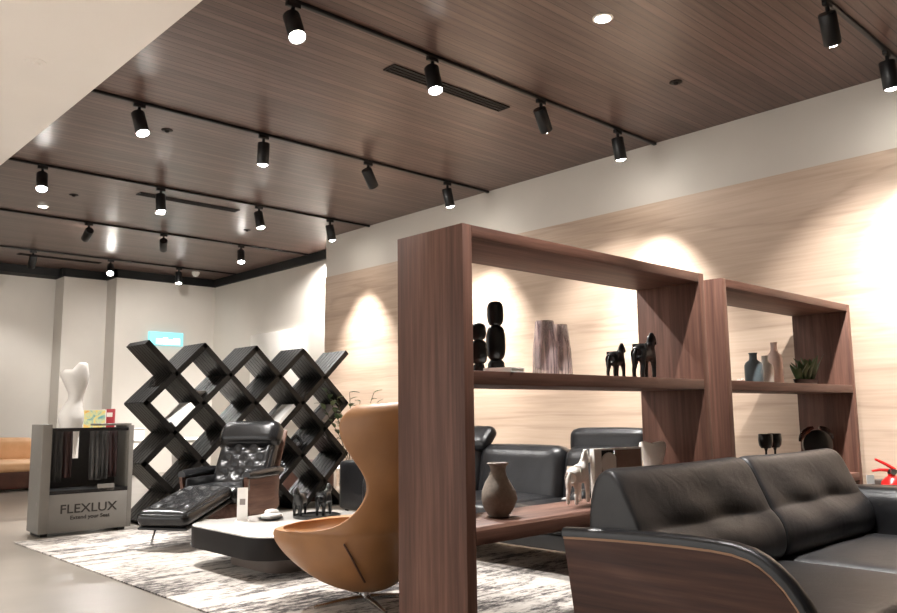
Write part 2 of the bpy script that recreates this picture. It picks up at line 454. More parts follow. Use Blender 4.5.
SPOT_W = 150
def track_light(x, y, aim, label, power=1.0, cone=70, bright=True):
    t = thing('track_spotlight', label, 'spotlight', (x, y, CZ - .028), 0, 'black track spotlights')
    MB().box(-.055, .055, -.018, .018, -.035, 0, .004).build('adapter', M['black_metal'], t, 30)
    piv = Vector((0, 0, -.14))
    MB().tube([(0, 0, -.03), (0, 0, -.085), (0, 0, -.14)], .016, 10).build('arm', M['black_metal'], t, 40)
    d = (Vector(aim) - Vector((x, y, CZ - .17))).normalized()
    q = Vector((0, 0, -1)).rotation_difference(d).to_matrix().to_4x4()
    side = Vector((.052, 0, 0))
    mt = Matrix.Translation(piv) @ q
    h = MB().lathe([(.001, .06), (.056, .06), (.062, .052), (.062, -.165), (.057, -.172), (.054, -.165), (.052, -.14), (.001, -.14)], 28, mat=mt)
    hs = h.build('housing', M['black_metal'], t, 40)
    MB().lathe([(.001, -.188), (.025, -.184), (.045, -.172), (.0525, -.158), (.0525, -.15), (.001, -.15)], 24, mat=mt).build('lens', M['lens'], hs, 40)
    if power > 0:
        ld = bpy.data.lights.new('spot', 'SPOT'); ld.energy = SPOT_W * power; ld.color = (1.0, .972, .94)
        ld.spot_size = R(cone); ld.spot_blend = 1.0 if power > 1.72 else .75; ld.shadow_soft_size = .03
        lo = bpy.data.objects.new('spot_beam', ld); COL.objects.link(lo); lo.parent = t
        lo.location = piv + d * .205
        lo.rotation_euler = Vector((0, 0, -1)).rotation_difference(d).to_euler()
    return t
LX = (2.85, 4.2, 5.55, 6.8)
TL = [
    # x, y, aim, label, power, cone
    (2.9, TY[2], (2.6, 2.6, 0), 'black track spotlight with glaring mouth at the top edge, left end of its rail', 1, 75),
    (4.23, TY[2], (3.95, 3.5, 0), 'black track spotlight hanging in front of the near ceiling air slot', 1.35, 75),
    (5.6, TY[2], (7.5, 5.2, 1.7), 'black track spotlight turned away, right of the near air slot', 1, 60),
    (6.83, TY[2], (7.55, 4.62, .9), 'black track spotlight where the near rail meets the pale wall', 1.75, 64),
    (2.85, TY[3], (3.3, 5.7, 0), 'black track spotlight nearest the cream ceiling edge on the second rail', 1.7, 75),
    (4.16, TY[3], (4.25, 7.5, .75), 'black unlit-looking spotlight turned away, second along the second rail', 1.6, 60),
    (5.53, TY[3], (7.5, 7.9, 1.7), 'black spotlight turned to the wall, third along the second rail', 1, 60),
    (6.79, TY[3], (7.55, 7.15, .9), 'black spotlight with lit mouth above the tall walnut shelf end', 1.75, 64),
    (2.78, TY[4], (2.3, 7.9, 0), 'glaring spotlight at the far left by the cream ceiling tip', 1, 75),
    (4.19, TY[4], (4.25, 9.3, 0), 'lit spotlight hanging in front of the middle air slot', 1, 75),
    (5.6, TY[4], (6.0, 9.0, 0), 'lit spotlight right of the middle air slot', 1, 75),
    (6.8, TY[4], (7.55, 9.85, .9), 'dark spotlight beside the end of the pale wood wall', 1.75, 64),
    (4.18, TY[5], (4.4, 17, 1.6), 'dark spotlight turned away, first of three on the fourth rail', .25, 70),
    (5.34, TY[5], (7.0, 16, 1.7), 'dark spotlight turned right, middle of three on the fourth rail', .6, 70),
    (6.71, TY[5], (6.1, 10.9, 0), 'lit spotlight, right one of three on the fourth rail', 1, 75),
    (4.18, TY[6], (4.2, 16.9, 1.0), 'small dark spotlight at far left on the farthest rail', .25, 75),
    (5.51, TY[6], (4.4, 12.0, 0), 'glaring small spotlight on the farthest rail above the wall column', .6, 75),
    (6.83, TY[6], (6.6, 14.2, 0), 'small lit spotlight on the farthest rail above the cyan sign', .5, 75),
    (5.75, TY[1], (7.5, 2.4, 1.5), 'black spotlight turned away, cut by the top edge near the right corner', 1.0, 70),
    (6.95, TY[1], (7.55, 2.0, .9), 'glaring black spotlight at the right edge of the picture', 1.75, 64),
    (4.3, TY[1], (5.4, 2.0, .9), 'added black track spotlight above the black sofa, out of the picture, for fill light', 1.3, 75),  # added lamp outside the view, for more light on the sofa
    (2.9, TY[1], (3.2, 2.4, 0), 'added black track spotlight above the front of the tall shelf, out of the picture, for fill light', .8, 75),  # another added lamp outside the view, lighting the front edges of the shelf
]
for x, y, aim, lab, pw, cone in TL: track_light(x, y, aim, lab, pw, cone)
def air_slot(x, y, label):
    t = thing('air_vent', label, 'vent', (x, y, CZ - .001), 0, 'linear ceiling air slots')
    MB().box(-.72, .72, -.075, -.06, -.01, 0).box(-.72, .72, .06, .075, -.01, 0).box(-.72, -.705, -.06, .06, -.01, 0).box(.705, .72, -.06, .06, -.01, 0)\
        .build('frame', M['dark_lacquer'], t, 0)
    MB().box(-.705, .705, -.06, .06, -.003, 0).build('backing', M['black_paint'], t, 0)
    for k in (-.022, .022):
        MB().box(-.705, .705, k - .006, k + .006, -.01, -.003).build('blade', M['dark_lacquer'], t, 0)
air_slot(4.83, 5.06, 'long dark air slot in the planked ceiling, nearest and largest')
air_slot(4.82, 10.27, 'long dark air slot in the ceiling above the lattice shelf, middle one')
air_slot(4.8, 15.5, 'short-looking dark air slot at far left before the black gap')

def downlight(x, y, label, r=.06, lit=True):
    t = thing('downlight', label, 'ceiling light', (x, y, CZ), 0, 'round ceiling downlights')
    MB().lathe([(r, 0), (r * 1.3, 0), (r * 1.3, -.006), (r, -.01)], 28).build('trim_ring', M['white'], t, 40)
    MB().lathe([(.001, -.014), (r * .97, -.013), (r * .97, -.0102), (.001, -.0102)], 28).build('lens', M['lens_far'], t, 40)
downlight(7.98, 11.25, 'added unseen round downlight behind the end of the pale wood wall, to brighten the recess')  # added lamp, wholly out of sight, put here to brighten the recess wall
ld = bpy.data.lights.new('spot', 'SPOT'); ld.energy = 500; ld.color = (1.0, .972, .94); ld.spot_size = R(80); ld.spot_blend = 1.0; ld.shadow_soft_size = .05
lo = bpy.data.objects.new('added_recess_beam', ld); COL.objects.link(lo); lo.location = (7.98, 11.25, CZ - .04); lo.rotation_euler = (R(38), 0, 0)  # beam of the added unseen lamp, tilted along the recess wall
downlight(4.77, 3.33, 'round white downlight in the planks near the top right')
downlight(3.38, 11.77, 'round white downlight at far left below the glaring spotlight')
downlight(4.76, 11.1, 'round white downlight just under the lit spotlight by the middle air slot')
def sprinkler(x, y, z, mat, label, r=.05):
    t = thing('ceiling_sensor', label, 'sensor', (x, y, z), 0)
    MB().lathe([(.001, -.008), (r, -.008), (r * 1.15, -.004), (r * 1.15, 0), (.001, 0)], 24).build('plate', mat, t, 40)
    MB().lathe([(.001, -.028), (r * .35, -.024), (r * .5, -.008), (.001, -.008)], 18).build('nozzle', mat, t, 40)
sprinkler(6.24, 3.6, CZ, M['dark_lacquer'], 'small dark sensor disc in the planks near the right-hand wall')
sprinkler(3.37, 7.76, CZ, M['dark_lacquer'], 'small dark sensor disc beside the spotlight by the cream edge')
sprinkler(6.25, 11.26, CZ, M['dark_lacquer'], 'small dark sensor disc right of the middle air slot')
sprinkler(3.5, 10.9, CZ, M['dark_lacquer'], 'small dark sensor disc at far left between two rails')
sprinkler(1.83, 6.76, 3.955, M['cream_soffit'], 'cream sprinkler plate in the plain cream ceiling', .07)
o = thing('dome_camera', 'small white dome camera at the far corner under the dark gap', 'camera', (7.35, 15.3, CZ))
MB().lathe([(.001, -.1), (.05, -.085), (.075, -.04), (.08, 0), (.001, 0)], 24).build('dome', M['white'], o, 40)

# ------------------------------------------------------------------ rug
rug = MB().box(2.23, 5.07, 2.5, 8.06, 0, .012, .004).build('area_rug', M['rug'], None, 30)
tag(rug, 'large distressed cream and grey rug under the lounge furniture', 'rug')
G = .012     # top of the rug

# ------------------------------------------------------------------ bookcases
def bookcase(x0, x1, label, base):
    y0, y1, H, tk = 2.67, 3.153, 2.0, .062
    t = thing('open_bookcase', label, 'bookcase', (x0, y0, 0), 0, 'walnut room divider bookcases')
    w, d = x1 - x0, y1 - y0
    for a in (0, w - tk):
        MB().box(a, a + tk, 0, d, base, H, .003).build('side_panel', M['walnut_z'], t, 30)
    MB().box(tk, w - tk, 0, d, H - .06, H - .001, .002).build('top_board', M['walnut_x'], t, 30)
    MB().box(tk, w - tk, 0, d, 1.235, 1.30, .002).build('middle_shelf', M['walnut_x'], t, 30)
    MB().box(tk, w - tk, 0, d, .50, .565, .002).build('lower_shelf', M['walnut_x'], t, 30)
    return t
bookcase(2.615, 4.85, 'tall walnut open bookcase nearest, its broad end panel in the centre', G)
bookcase(5.09, 7.34, 'walnut open bookcase farther right, behind the sofa beside the pale wall', 0)
SH, SL = 1.30, .565

# ---- things on the first bookcase
def stacked_figure(x, y, s, label, hw, bw):
    t = thing('stacked_sculpture', label, 'sculpture', (x, y, SH), R(-40), 'black stacked ovoid sculptures')
    def ov(z0, z1, w, d, tilt=0):
        pr = []
        n = 14
        for k in range(n + 1):
            a = -PI / 2 + PI * k / n
            e = lambda v, p: math.copysign(abs(v) ** p, v)
            pr.append((e(math.cos(a), .55) * w / 2, (z0 + z1) / 2 + e(math.sin(a), .75) * (z1 - z0) / 2))
        mb = MB(); mb.lathe(pr, 28, sy=d / w)
        return mb
    ov(0, .075 * s, .085 * s, .07 * s).build('base', M['black_ceramic'], t, 40)
    ov(.068 * s, .245 * s, bw, bw * .7).build('body', M['black_ceramic'], t, 40)
    ov(.24 * s, .365 * s, hw, hw * .8).build('head', M['black_ceramic'], t, 40)
stacked_figure(3.075, 2.9, 1.06, 'taller black stacked ovoid sculpture on the upper shelf', .090, .104)
stacked_figure(2.945, 2.9, .72, 'shorter black stacked ovoid sculpture beside the shelf end panel', .082, .092)
bk = MB().box(-.11, .03, -.08, .08, 0, .006).box(-.11, .03, -.08, .08, .018, .024).box(-.11, -.104, -.08, .08, .006, .018)
t = thing('white_book', 'white book lying in front of the black ovoid sculptures', 'book', (3.02, 2.765, SH), R(12))
bk.build('cover', M['paper'], t, 0)
MB().box(-.102, .025, -.075, .075, .0065, .0175).build('pages', M['pale_grey'], t, 0)
def glass_vase(x, y, h, r0, r1, label):
    t = thing('glass_vase', label, 'vase', (x, y, SH), R(20), 'smoky glass vases')
    pr = [(.001, 0), (r0, 0), (r0 * 1.02, .01), (r0 * .95, h * .5), (r1, h - .004), (r1 - .003, h), (r1 - .008, h - .004), (r0 * .95 - .01, h * .5), (r0 - .012, .05), (.001, .03)]
    MB().lathe(pr, 32, mod=lambda a, z: 1 + .05 * math.cos(8 * a)).build('vessel', M['glass_smoke'], t, 50)
glass_vase(3.475, 2.9, .31, .073, .052, 'left one of the two smoky glass vases on the upper shelf')
glass_vase(3.625, 2.92, .30, .072, .050, 'right one of the two smoky glass vases on the upper shelf')

def horse(parent, mat, h, name='horse_body', thick=1.0, mane=True):
    """standing horse figurine, facing +x, h tall to the ears"""
    k = h / 1.0; b = thick
    V = [(-.02, 0, .56, .135 * b), (-.22, 0, .58, .14 * b), (-.30, 0, .54, .10 * b),        # belly, rump, tail root
         (.20, 0, .58, .14 * b), (.29, 0, .70, .095 * b), (.35, 0, .84, .07 * b), (.40, 0, .91, .062 * b), (.47, 0, .84, .05 * b), (.53, 0, .74, .042 * b)]
    E = [(0, 1), (1, 2), (0, 3), (3, 4), (4, 5), (5, 6), (6, 7), (7, 8)]
    for sy in (-1, 1):
        n = len(V)
        V += [(.24, .075 * sy * b, .42, .062 * b), (.25, .08 * sy * b, .24, .042 * b), (.245, .08 * sy * b, .09, .036 * b), (.26, .08 * sy * b, .03, .046 * b)]
        E += [(3, n), (n, n + 1), (n + 1, n + 2), (n + 2, n + 3)]
        n = len(V)
        V += [(-.25, .075 * sy * b, .42, .07 * b), (-.22, .08 * sy * b, .30, .048 * b), (-.27, .08 * sy * b, .19, .038 * b), (-.265, .08 * sy * b, .08, .034 * b), (-.25, .08 * sy * b, .03, .045 * b)]
        E += [(1, n), (n, n + 1), (n + 1, n + 2), (n + 2, n + 3), (n + 3, n + 4)]
        n = len(V)
        V += [(.385, .03 * sy, 1.0, .016)]
        E += [(6, n)]
    V = [(v[0] * k, v[1] * k, v[2] * k, v[3] * k) for v in V]
    skin(name, V, E, mat, parent)
    tl = [(-.34, 0, .60), (-.40, 0, .50), (-.41, 0, .36), (-.39, 0, .22)]
    MB().tube([tuple(c * k for c in p) for p in tl], [.03 * k, .045 * k, .04 * k, .012 * k], 10).build('tail', mat, parent, 40)
    if mane:
        mn = [(.22, 0, .74), (.27, 0, .84), (.32, 0, .93), (.38, 0, .985)]
        MB().tube([tuple(c * k for c in p) for p in mn], [.025 * k, .035 * k, .03 * k, .018 * k], 8).build('mane', mat, parent, 40)
def horse_thing(x, y, z, h, rz, mat, label, group=None, thick=1.0):
    t = thing('horse_figurine', label, 'figurine', (x, y, z), rz, group)
    horse(t, mat, h, thick=thick)
    return t
horse_thing(4.245, 2.97, SH, .235, R(8), M['black_ceramic'], 'smaller black horse figurine, left of two on the upper shelf', 'black horse figurines', 1.25)
horse_thing(4.41, 2.87, SH, .305, R(6), M['black_ceramic'], 'larger black horse figurine at the right end of the upper shelf', 'black horse figurines', 1.2)
# low shelf
t = thing('twisted_vase', 'grey twisted stoneware vase on the low walnut shelf', 'vase', (3.13, 2.955, SL), R(15))
vp = [(.001, 0), (.048, 0), (.052, .006), (.078, .045), (.094, .09), (.088, .13), (.066, .175), (.046, .21), (.039, .235), (.044, .26), (.058, .274), (.052, .277), (.034, .262), (.001, .255)]
MB().lathe(vp, 48, mod=lambda a, z: 1 + (.055 * math.cos(3 * (a - z * 11)) if .01 < z < .24 else 0)).build('body', M['vase_grey'], t, 60)
horse_thing(3.82, 2.97, SL, .315, R(14), M['porcelain'], 'white horse figurine on the low walnut shelf', None, 1.05)
t = thing('framed_display', 'white frame with round white disc and brown panel, behind the sofa back', 'picture frame', (4.155, 2.93, SL), R(-10))
MB().box(-.2, -.14, -.02, .02, 0, .315, .003).box(.19, .2, -.02, .02, 0, .315).box(-.14, .19, -.02, .02, .305, .315).box(-.14, .19, -.02, .02, 0, .03).build('frame', M['white'], t, 30)
MB().box(-.02, .19, -.022, -.012, .03, .305).build('panel', M['brown_board'], t, 0)
MB().lathe([(.001, -.012), (.062, -.012), (.066, -.006), (.066, .004), (.001, .006)], 32, mat=Matrix.Translation((-.075, -.015, .225)) @ Matrix.Rotation(PI / 2, 4, 'X')).build('disc', M['porcelain'], t, 40)
MB().box(-.14, -.02, 0, .008, .03, .305).build('back_panel', M['stand_dark'], t, 0)
t = thing('sculpted_vase', 'white lobed vase standing at the right end of the low shelf', 'vase', (4.54, 2.92, SL), R(-45))
def ring(w, d, z, n=32, dip=0.0):
    return [(w * math.cos(2 * PI * k / n), d * math.sin(2 * PI * k / n), z - dip * (1 - abs(math.cos(2 * PI * k / n))) ** 2) for k in range(n)]
MB().loft([ring(.03, .03, 0), ring(.045, .04, .006), ring(.05, .042, .12), ring(.06, .05, .2), ring(.08, .055, .27), ring(.088, .055, .31), ring(.082, .05, .335, dip=.01), ring(.066, .035, .342, dip=.014), ring(.05, .025, .325)]).build('body', M['porcelain'], t, 60)

# ---- things on the second bookcase
def bottle(x, y, h, r, neck, mat, label):
    t = thing('ceramic_bottle', label, 'bottle', (x, y, SH), 0, 'pastel ceramic bottles')
    s = h * neck
    pr = [(.001, 0), (r * .92, 0), (r, .012), (r * 1.02, s * .5), (r, s * .8), (r * .86, s * .92), (r * .5, s * 1.02), (r * .42, s * 1.08), (r * .42, h - .012), (r * .5, h), (r * .34, h), (r * .3, h - .02), (.001, h - .03)]
    MB().lathe(pr, 32).build('body', mat, t, 50)
bottle(5.955, 2.90, .235, .068, .74, M['blue_grey'], 'blue grey ceramic bottle, left of three on the upper shelf')
bottle(6.215, 2.93, .225, .06, .74, M['pale_grey'], 'pale grey ceramic bottle, middle of three on the upper shelf')
bottle(6.45, 2.96, .345, .062, .76, M['blush'], 'tall blush pink ceramic bottle, right of three on the upper shelf')
t = thing('seashell', 'tiny shell lying at the left end of the far upper shelf', 'ornament', (5.50, 2.78, SH), 0)
MB().rbox(0, 0, .012, .03, .02, .012, .012, 6).build('shell', M['blush'], t, 60)

def leaf_mesh(mb, base, dirv, ln, w, droop=.3, n=6, fold=.25, thick=.0012):
    base = Vector(base); d = Vector(dirv).normalized()
    side = d.cross(Vector((0, 0, 1)))
    if side.length < .05: side = Vector((1, 0, 0))
    side.normalize()
    top, L_, R_ = [], [], []
    p = base.copy(); dd = d.copy()
    for k in range(n + 1):
        u = k / n
        ww = w * (math.sin(PI * min(.98, (u * .92 + .04))) ** .8) * .5
        nn = side.cross(dd).normalized()
        top.append(p + nn * 0); L_.append(p - side * ww + nn * ww * fold); R_.append(p + side * ww + nn * ww * fold)
        p = p + dd * (ln / n); dd = (dd + Vector((0, 0, -droop / n))).normalized()
    rings = []
    for a, b, c in zip(L_, top, R_):
        nn = Vector((0, 0, thick))
        rings.append([a, b - nn, c, b + nn])
    mb.loft(rings)
t = thing('potted_plant', 'dark leafy plant in black pot on the far upper shelf', 'plant', (6.93, 2.92, SH), 0)
MB().lathe([(.001, 0), (.05, 0), (.058, .045), (.06, .05), (.052, .05), (.05, .04), (.001, .04)], 28, sx=3.6).build('pot', M['black_ceramic'], t, 40)
rl = random.Random(3)
mb = MB(); mb2 = MB()
for cx, n, hh in ((-.15, 9, .15), (-.05, 8, .17), (.04, 8, .21), (.13, 9, .23)):
    for k in range(n):
        a = 2 * PI * k / n + rl.uniform(-.3, .3)
        leaf_mesh(mb2 if k == 2 else mb, (cx + .012 * math.cos(a), .012 * math.sin(a), .035), (math.cos(a) * .42, math.sin(a) * .3, 1.0), hh * rl.uniform(.75, 1.12), rl.uniform(.034, .05), rl.uniform(.2, .9))
mb.build('foliage', M['leaf'], t, 50); mb2.build('pale_leaves', M['leaf_pale'], t, 50)
def goblet(x, label):
    t = thing('black_goblet', label, 'goblet', (x, 2.9, SL), 0, 'black goblets on the far low shelf')
    MB().lathe([(.001, 0), (.04, 0), (.04, .006), (.011, .016), (.008, .05), (.008, .22), (.018, .246)], 28).build('stem', M['black_ceramic'], t, 40)
    MB().lathe([(.001, .240), (.036, .242), (.049, .262), (.055, .30), (.053, .345), (.049, .35), (.046, .345), (.048, .30), (.042, .265), (.001, .255)], 28).build('cup', M['black_ceramic'], t, 50)
goblet(6.075, 'left one of two black goblets above the sofa back'); goblet(6.225, 'right one of two black goblets above the sofa back')
t = thing('glass_ornament', 'round dark amber glass ornament on the far low shelf', 'ornament', (7.07, 2.92, SL), R(-45))
MB().lathe([(.001, 0), (.07, 0), (.07, .012), (.02, .03), (.018, .12)], 28).build('foot', M['black_ceramic'], t, 40)
c, sn = (0, 0, .26), 32
MB().lathe([(.001, -.05), (.08, -.045), (.125, -.02), (.125, .02), (.08, .045), (.001, .05)], 40, mat=Matrix.Translation((0, 0, .235)) @ Matrix.Rotation(PI / 2, 4, 'X')).build('disc', M['black_ceramic'], t, 50)
for a0, a1 in ((R(20), R(80)), (R(100), R(170))):
    pts = [(.145 * math.cos(a0 + (a1 - a0) * k / 12), 0, .235 + .145 * math.sin(a0 + (a1 - a0) * k / 12)) for k in range(13)]
    MB().tube(pts, [.012 + .014 * math.sin(PI * k / 12) for k in range(13)], 12).build('glass_handle', M['glass_dark'], t, 50)

# ------------------------------------------------------------------ foreground black sofa
def front_sofa():
    X = 2.80; Y0 = 1.1
    t = thing('leather_sofa', 'black leather sofa with walnut side panel at lower right', 'sofa', (X, Y0, 0))
    def P(pts): return [(y - Y0, z) for y, z in pts]
    top = [(2.265, .558), (2.15, .565), (2.0, .572), (1.85, .577), (1.7, .580), (1.57, .579), (1.49, .574), (1.43, .561), (1.39, .543), (1.35, .515), (1.31, .478), (1.27, .425), (1.23, .355), (1.19, .265), (1.165, .18), (1.15, .1)]
    def off(d):
        """outward offset of the arm outline"""
        res = []
        for i, (y, z) in enumerate(top):
            a = top[max(0, i - 1)]; b = top[min(len(top) - 1, i + 1)]
            ty, tz = b[0] - a[0], b[1] - a[1]; l = math.hypot(ty, tz)
            res.append((y + tz / l * d, z - ty / l * d))
        return res
    W = 2.74
    for x0 in (0, W - .03):
        ap = MB().prism(P([(2.19, .07)] + top + [(1.145, .07)]), 'X', x0, x0 + .03, .003).build('arm_panel', M['walnut_y'], t, 30)
        MB().prism(P(off(.001) + off(.012)[::-1]), 'X', x0, x0 + .03).build('edge_band', M['edge_wood'], ap, 30)
    def pad(xa, xb):
        lo, hi = off(.012), off(.047)
        rings = []
        for (y0, z0), (y1, z1) in zip(lo, hi):
            rings.append([(xa + (xb - xa) * u, y0 + (y1 - y0) * v - Y0, z0 + (z1 - z0) * v)
                          for u, v in ((0, 0), (0, .55), (.06, .85), (.2, 1), (.5, 1.06), (.8, 1), (.94, .85), (1, .55), (1, 0))])
        return MB().loft(rings)
    pad(-.008, .060).build('arm_pad', M['black_leather'], t, 50)
    pad(W - .060, W + .008).build('arm_pad', M['black_leather'], t, 50)
    for xa, xb in ((.031, .066), (W - .066, W - .031)):
        MB().prism(P([(2.18, .09)] + off(.01) + [(1.17, .09)]), 'X', xa, xb, .01).build('arm_inner', M['sofa_leather'], t, 40)
    MB().rbox(2.535, .62, .36, .135, .50, .262, .09, 12, .012).build('arm_cushion', M['black_leather'], t, 60)
    MB().rbox(W / 2, .55, .135, W / 2 - .07, .54, .07, .03, 8).build('base_frame', M['black_leather'], t, 40)
    MB().rbox(W / 2, 1.13, .34, W / 2 - .09, .07, .25, .05, 8).build('back_frame', M['black_leather'], t, 40)
    for xa, xb in ((.07, 1.215), (1.222, 2.40)):
        MB().rbox((xa + xb) / 2, .44, .29, (xb - xa) / 2, .44, .08, .06, 14, .014).build('seat_cushion', M['sofa_leather'], t, 60)
    # back cushions: a lower lumbar roll, a stitched tuck and a flat upper half leaning back
    prof = [(.79, .35), (.735, .38), (.715, .45), (.735, .53), (.785, .59), (.802, .602), (.808, .615), (.825, .67), (.858, .74), (.892, .808), (.925, .853), (.965, .87), (1.015, .855), (1.06, .77), (1.075, .62), (1.07, .47), (1.03, .38), (.9, .35)]
    cy = sum(p[0] for p in prof) / len(prof); cz = sum(p[1] for p in prof) / len(prof)
    for xa, xb in ((.04, 1.215), (1.222, 2.40)):
        rings = []; n = 30; mid, hw = (xa + xb) / 2, (xb - xa) / 2
        for i in range(n + 1):
            u = i / n * 2 - 1
            e = math.sin(u * PI / 2 * .93) / math.sin(PI / 2 * .93)
            sc = .86 + .14 * ((1 - abs(e) ** 14) ** .35 if abs(e) < .9999 else 0)
            if abs(e) > .9999: sc = .80
            rg = []
            for j, (py, pz) in enumerate(prof):
                tuck = .014 * (1 - e ** 2) + .008 * math.exp(-((e - .3) / .18) ** 2) if j in (4, 5, 6) else 0
                wob = .006 * math.sin(e * 7 + j * .9)
                rg.append((mid + hw * e, cy + (py - cy) * sc + tuck + (wob if 1 < j < 9 else 0), cz + (pz - cz) * sc - (.010 * (1 - e * e) if 8 <= j <= 12 else 0)))
            rings.append(rg)
        o = MB().loft(rings).build('back_cushion', M['sofa_leather'], t, 180)
        subsurf(o, 2)
    for x in (.12, W - .12):
        for y in (.12, 1.05):
            MB().box(x - .03, x + .03, y - .03, y + .03, 0, .072, .004).build('leg', M['black_metal'], t, 30)
    return t
front_sofa()
card = MB().box(-.024, .024, -.003, .003, 0, .055).build('price_card', M['paper'], None, 0, loc=(5.40, 1.92, .634), rz=R(-40))

# extinguisher
t = thing('fire_extinguisher', 'red fire extinguisher by the pale wall at the right edge', 'fire extinguisher', (7.25, 2.41, 0), R(-50))
MB().lathe([(.001, 0), (.085, 0), (.09, .01), (.09, .46), (.08, .505), (.05, .535), (.028, .55), (.028, .565), (.001, .565)], 36).build('cylinder', M['red'], t, 50)
MB().box(-.028, .028, -.02, .02, .565, .605, .006).build('valve', M['black_metal'], t, 40)
MB().tube([(.03, 0, .59), (-.02, 0, .595), (-.09, 0, .60), (-.15, 0, .59)], [.012, .014, .013, .01], 10).build('carry_handle', M['red'], t, 50)
MB().tube([(.03, 0, .60), (-.01, 0, .625), (-.06, 0, .655), (-.12, 0, .685)], [.012, .014, .013, .01], 10).build('squeeze_lever', M['red'], t, 50)
MB().lathe([(.001, -.012), (.024, -.012), (.024, .012), (.001, .012)], 20, mat=Matrix.Translation((.0, -.035, .583)) @ Matrix.Rotation(PI / 2, 4, 'X')).build('gauge', M['chrome'], t, 40)
MB().tube([(.03, 0, .585), (.09, 0, .59), (.13, 0, .53), (.125, 0, .3), (.11, 0, .12)], .011, 10).build('hose', M['rubber'], t, 50)

# ------------------------------------------------------------------ black sofa behind the bookcase
def wall_sofa():
    t = thing('leather_sofa', 'long black leather sofa with raised headrests, seen through the bookcase', 'sofa', (4.3, 3.3, G))
    ln = 2.5
    MB().rbox(.52, ln / 2, .22, .5, ln / 2, .06, .03, 8).build('base_frame', M['black_leather'], t, 40)
    ys = [(.18, .74), (.745, 1.66), (1.665, 2.32)]
    for a, b in ys:
        MB().rbox(.42, (a + b) / 2, .355, .45, (b - a) / 2, .085, .06, 10, .012).build('seat_cushion', M['black_leather'], t, 60)
    q = Matrix.Translation((.80, 0, .60)) @ Matrix.Rotation(R(9), 4, 'Y')
    for a, b in ys:
        MB().rbox(0, (a + b) / 2, -.03, .12, (b - a) / 2, .245, .09, 10, .015, mat=q).build('back_cushion', M['black_leather'], t, 60)
    qh = Matrix.Translation((.86, 0, .86)) @ Matrix.Rotation(R(4), 4, 'Y')
    MB().rbox(0, .375, 0, .075, .365, .10, .06, 10, .01, mat=qh).build('headrest', M['black_leather'], t, 60)
    qh = Matrix.Translation((.80, 0, .88)) @ Matrix.Rotation(R(42), 4, 'Y')
    MB().rbox(0, 1.90, -.01, .06, .32, .115, .055, 10, .01, mat=qh).build('headrest', M['black_leather'], t, 60)
    for y in (.085, ln - .15):
        MB().rbox(.5, y, .37, .48, .085, .2, .07, 10, .01).build('armrest', M['black_leather'], t, 60)
    for x in (.08, .94):
        for y in (.12, ln - .12):
            MB().tube([(x, y, .17), (x - .01, y, 0)], [.014, .009], 10).build('leg', M['chrome'], t, 40)
wall_sofa()
mg = MB().box(-.12, .12, -.16, .16, 0, .01).build('magazine', M['paper'], None, 0, loc=(4.78, 3.62, G + .466), rz=R(12))
tag(mg, 'white magazine lying on the seat of the far black sofa', 'magazine')

# ------------------------------------------------------------------ tan egg shaped armchair
def egg_chair():
    t = thing('egg_armchair', 'tan leather egg shaped swivel armchair left of the bookcase end panel', 'armchair', (2.98, 3.86, G), R(28))
    # z, half width, back reach, front reach, opening half-angle measured from the back
    K = [(.075, .03, .03, .03, 180), (.08, .12, .10, .12, 180), (.115, .21, .18, .26, 180), (.18, .30, .245, .38, 180), (.26, .375, .295, .49, 180), (.34, .42, .325, .57, 180),
         (.405, .445, .345, .595, 180), (.423, .455, .358, .615, 145), (.433, .457, .366, .605, 120), (.447, .452, .373, .58, 101), (.49, .435, .382, .5, 86), (.60, .405, .398, .42, 75), (.70, .39, .412, .40, 78),
         (.80, .41, .426, .44, 92), (.90, .435, .436, .48, 104), (.99, .445, .442, .49, 109), (1.06, .435, .442, .47, 109), (1.10, .405, .438, .43, 106), (1.118, .36, .428, .38, 102)]
    n = 36
    rings = []
    for z, w, b, f, ph in K:
        rg = []
        for i in range(n + 1):
            a = (i / n * 2 - 1) * R(ph)
            c = math.cos(a); s = math.sin(a)
            # superellipse for a fuller plan
            x = w * math.copysign(abs(s) ** .9, s)
            y = -b * c if c > 0 else -f * c
            # wings lean forward a little, rim dips towards the ends of the top rows
            zz = z
            if z > 1.0: zz -= .012 * (abs(a) / R(100)) ** 3
            rg.append((x, y - .26 * max(0, z - .42), zz * 1.045))
        rings.append(rg)
    mb = MB(); mb.loft(rings, cap=False, closed=False)
    bmesh.ops.remove_doubles(mb.bm, verts=mb.bm.verts[:], dist=.0005)
    o = mb.build('shell', M['tan_leather'], t, 180)
    m = o.modifiers.new('sol', 'SOLIDIFY'); m.thickness = .055; m.offset = -1
    subsurf(o, 2)
    # seat cushion inside
    MB().rbox(0, .10, .30, .24, .24, .04, .04, 12, .015).build('seat_cushion', M['tan_leather'], t, 60)
    # side seams sewn on the outside of the shell
    for sgn in (-1, 1):
        pts = []
        for q, (z, w, b, f, ph) in enumerate(K[3:7]):
            a = sgn * R(66 + q * 5)
            pts.append((w * math.copysign(abs(math.sin(a)) ** .9, sgn) * 1.012, -b * math.cos(a) * 1.0, z))
        MB().tube(pts, .006, 6).build('seam', M['brown_leather'], t, 40)
    MB().tube([(0, .02, .115), (0, .02, .02)], .028, 16).build('pedestal', M['chrome'], t, 40)
    for k in range(4):
        a = PI / 4 + k * PI / 2
        c, s = math.cos(a), math.sin(a)
        MB().tube([(0, .02, .035), (c * .15, s * .15 + .02, .028), (c * .31, s * .31 + .02, .012)], [.02, .016, .01], 10).build('foot', M['chrome'], t, 40)
egg_chair()

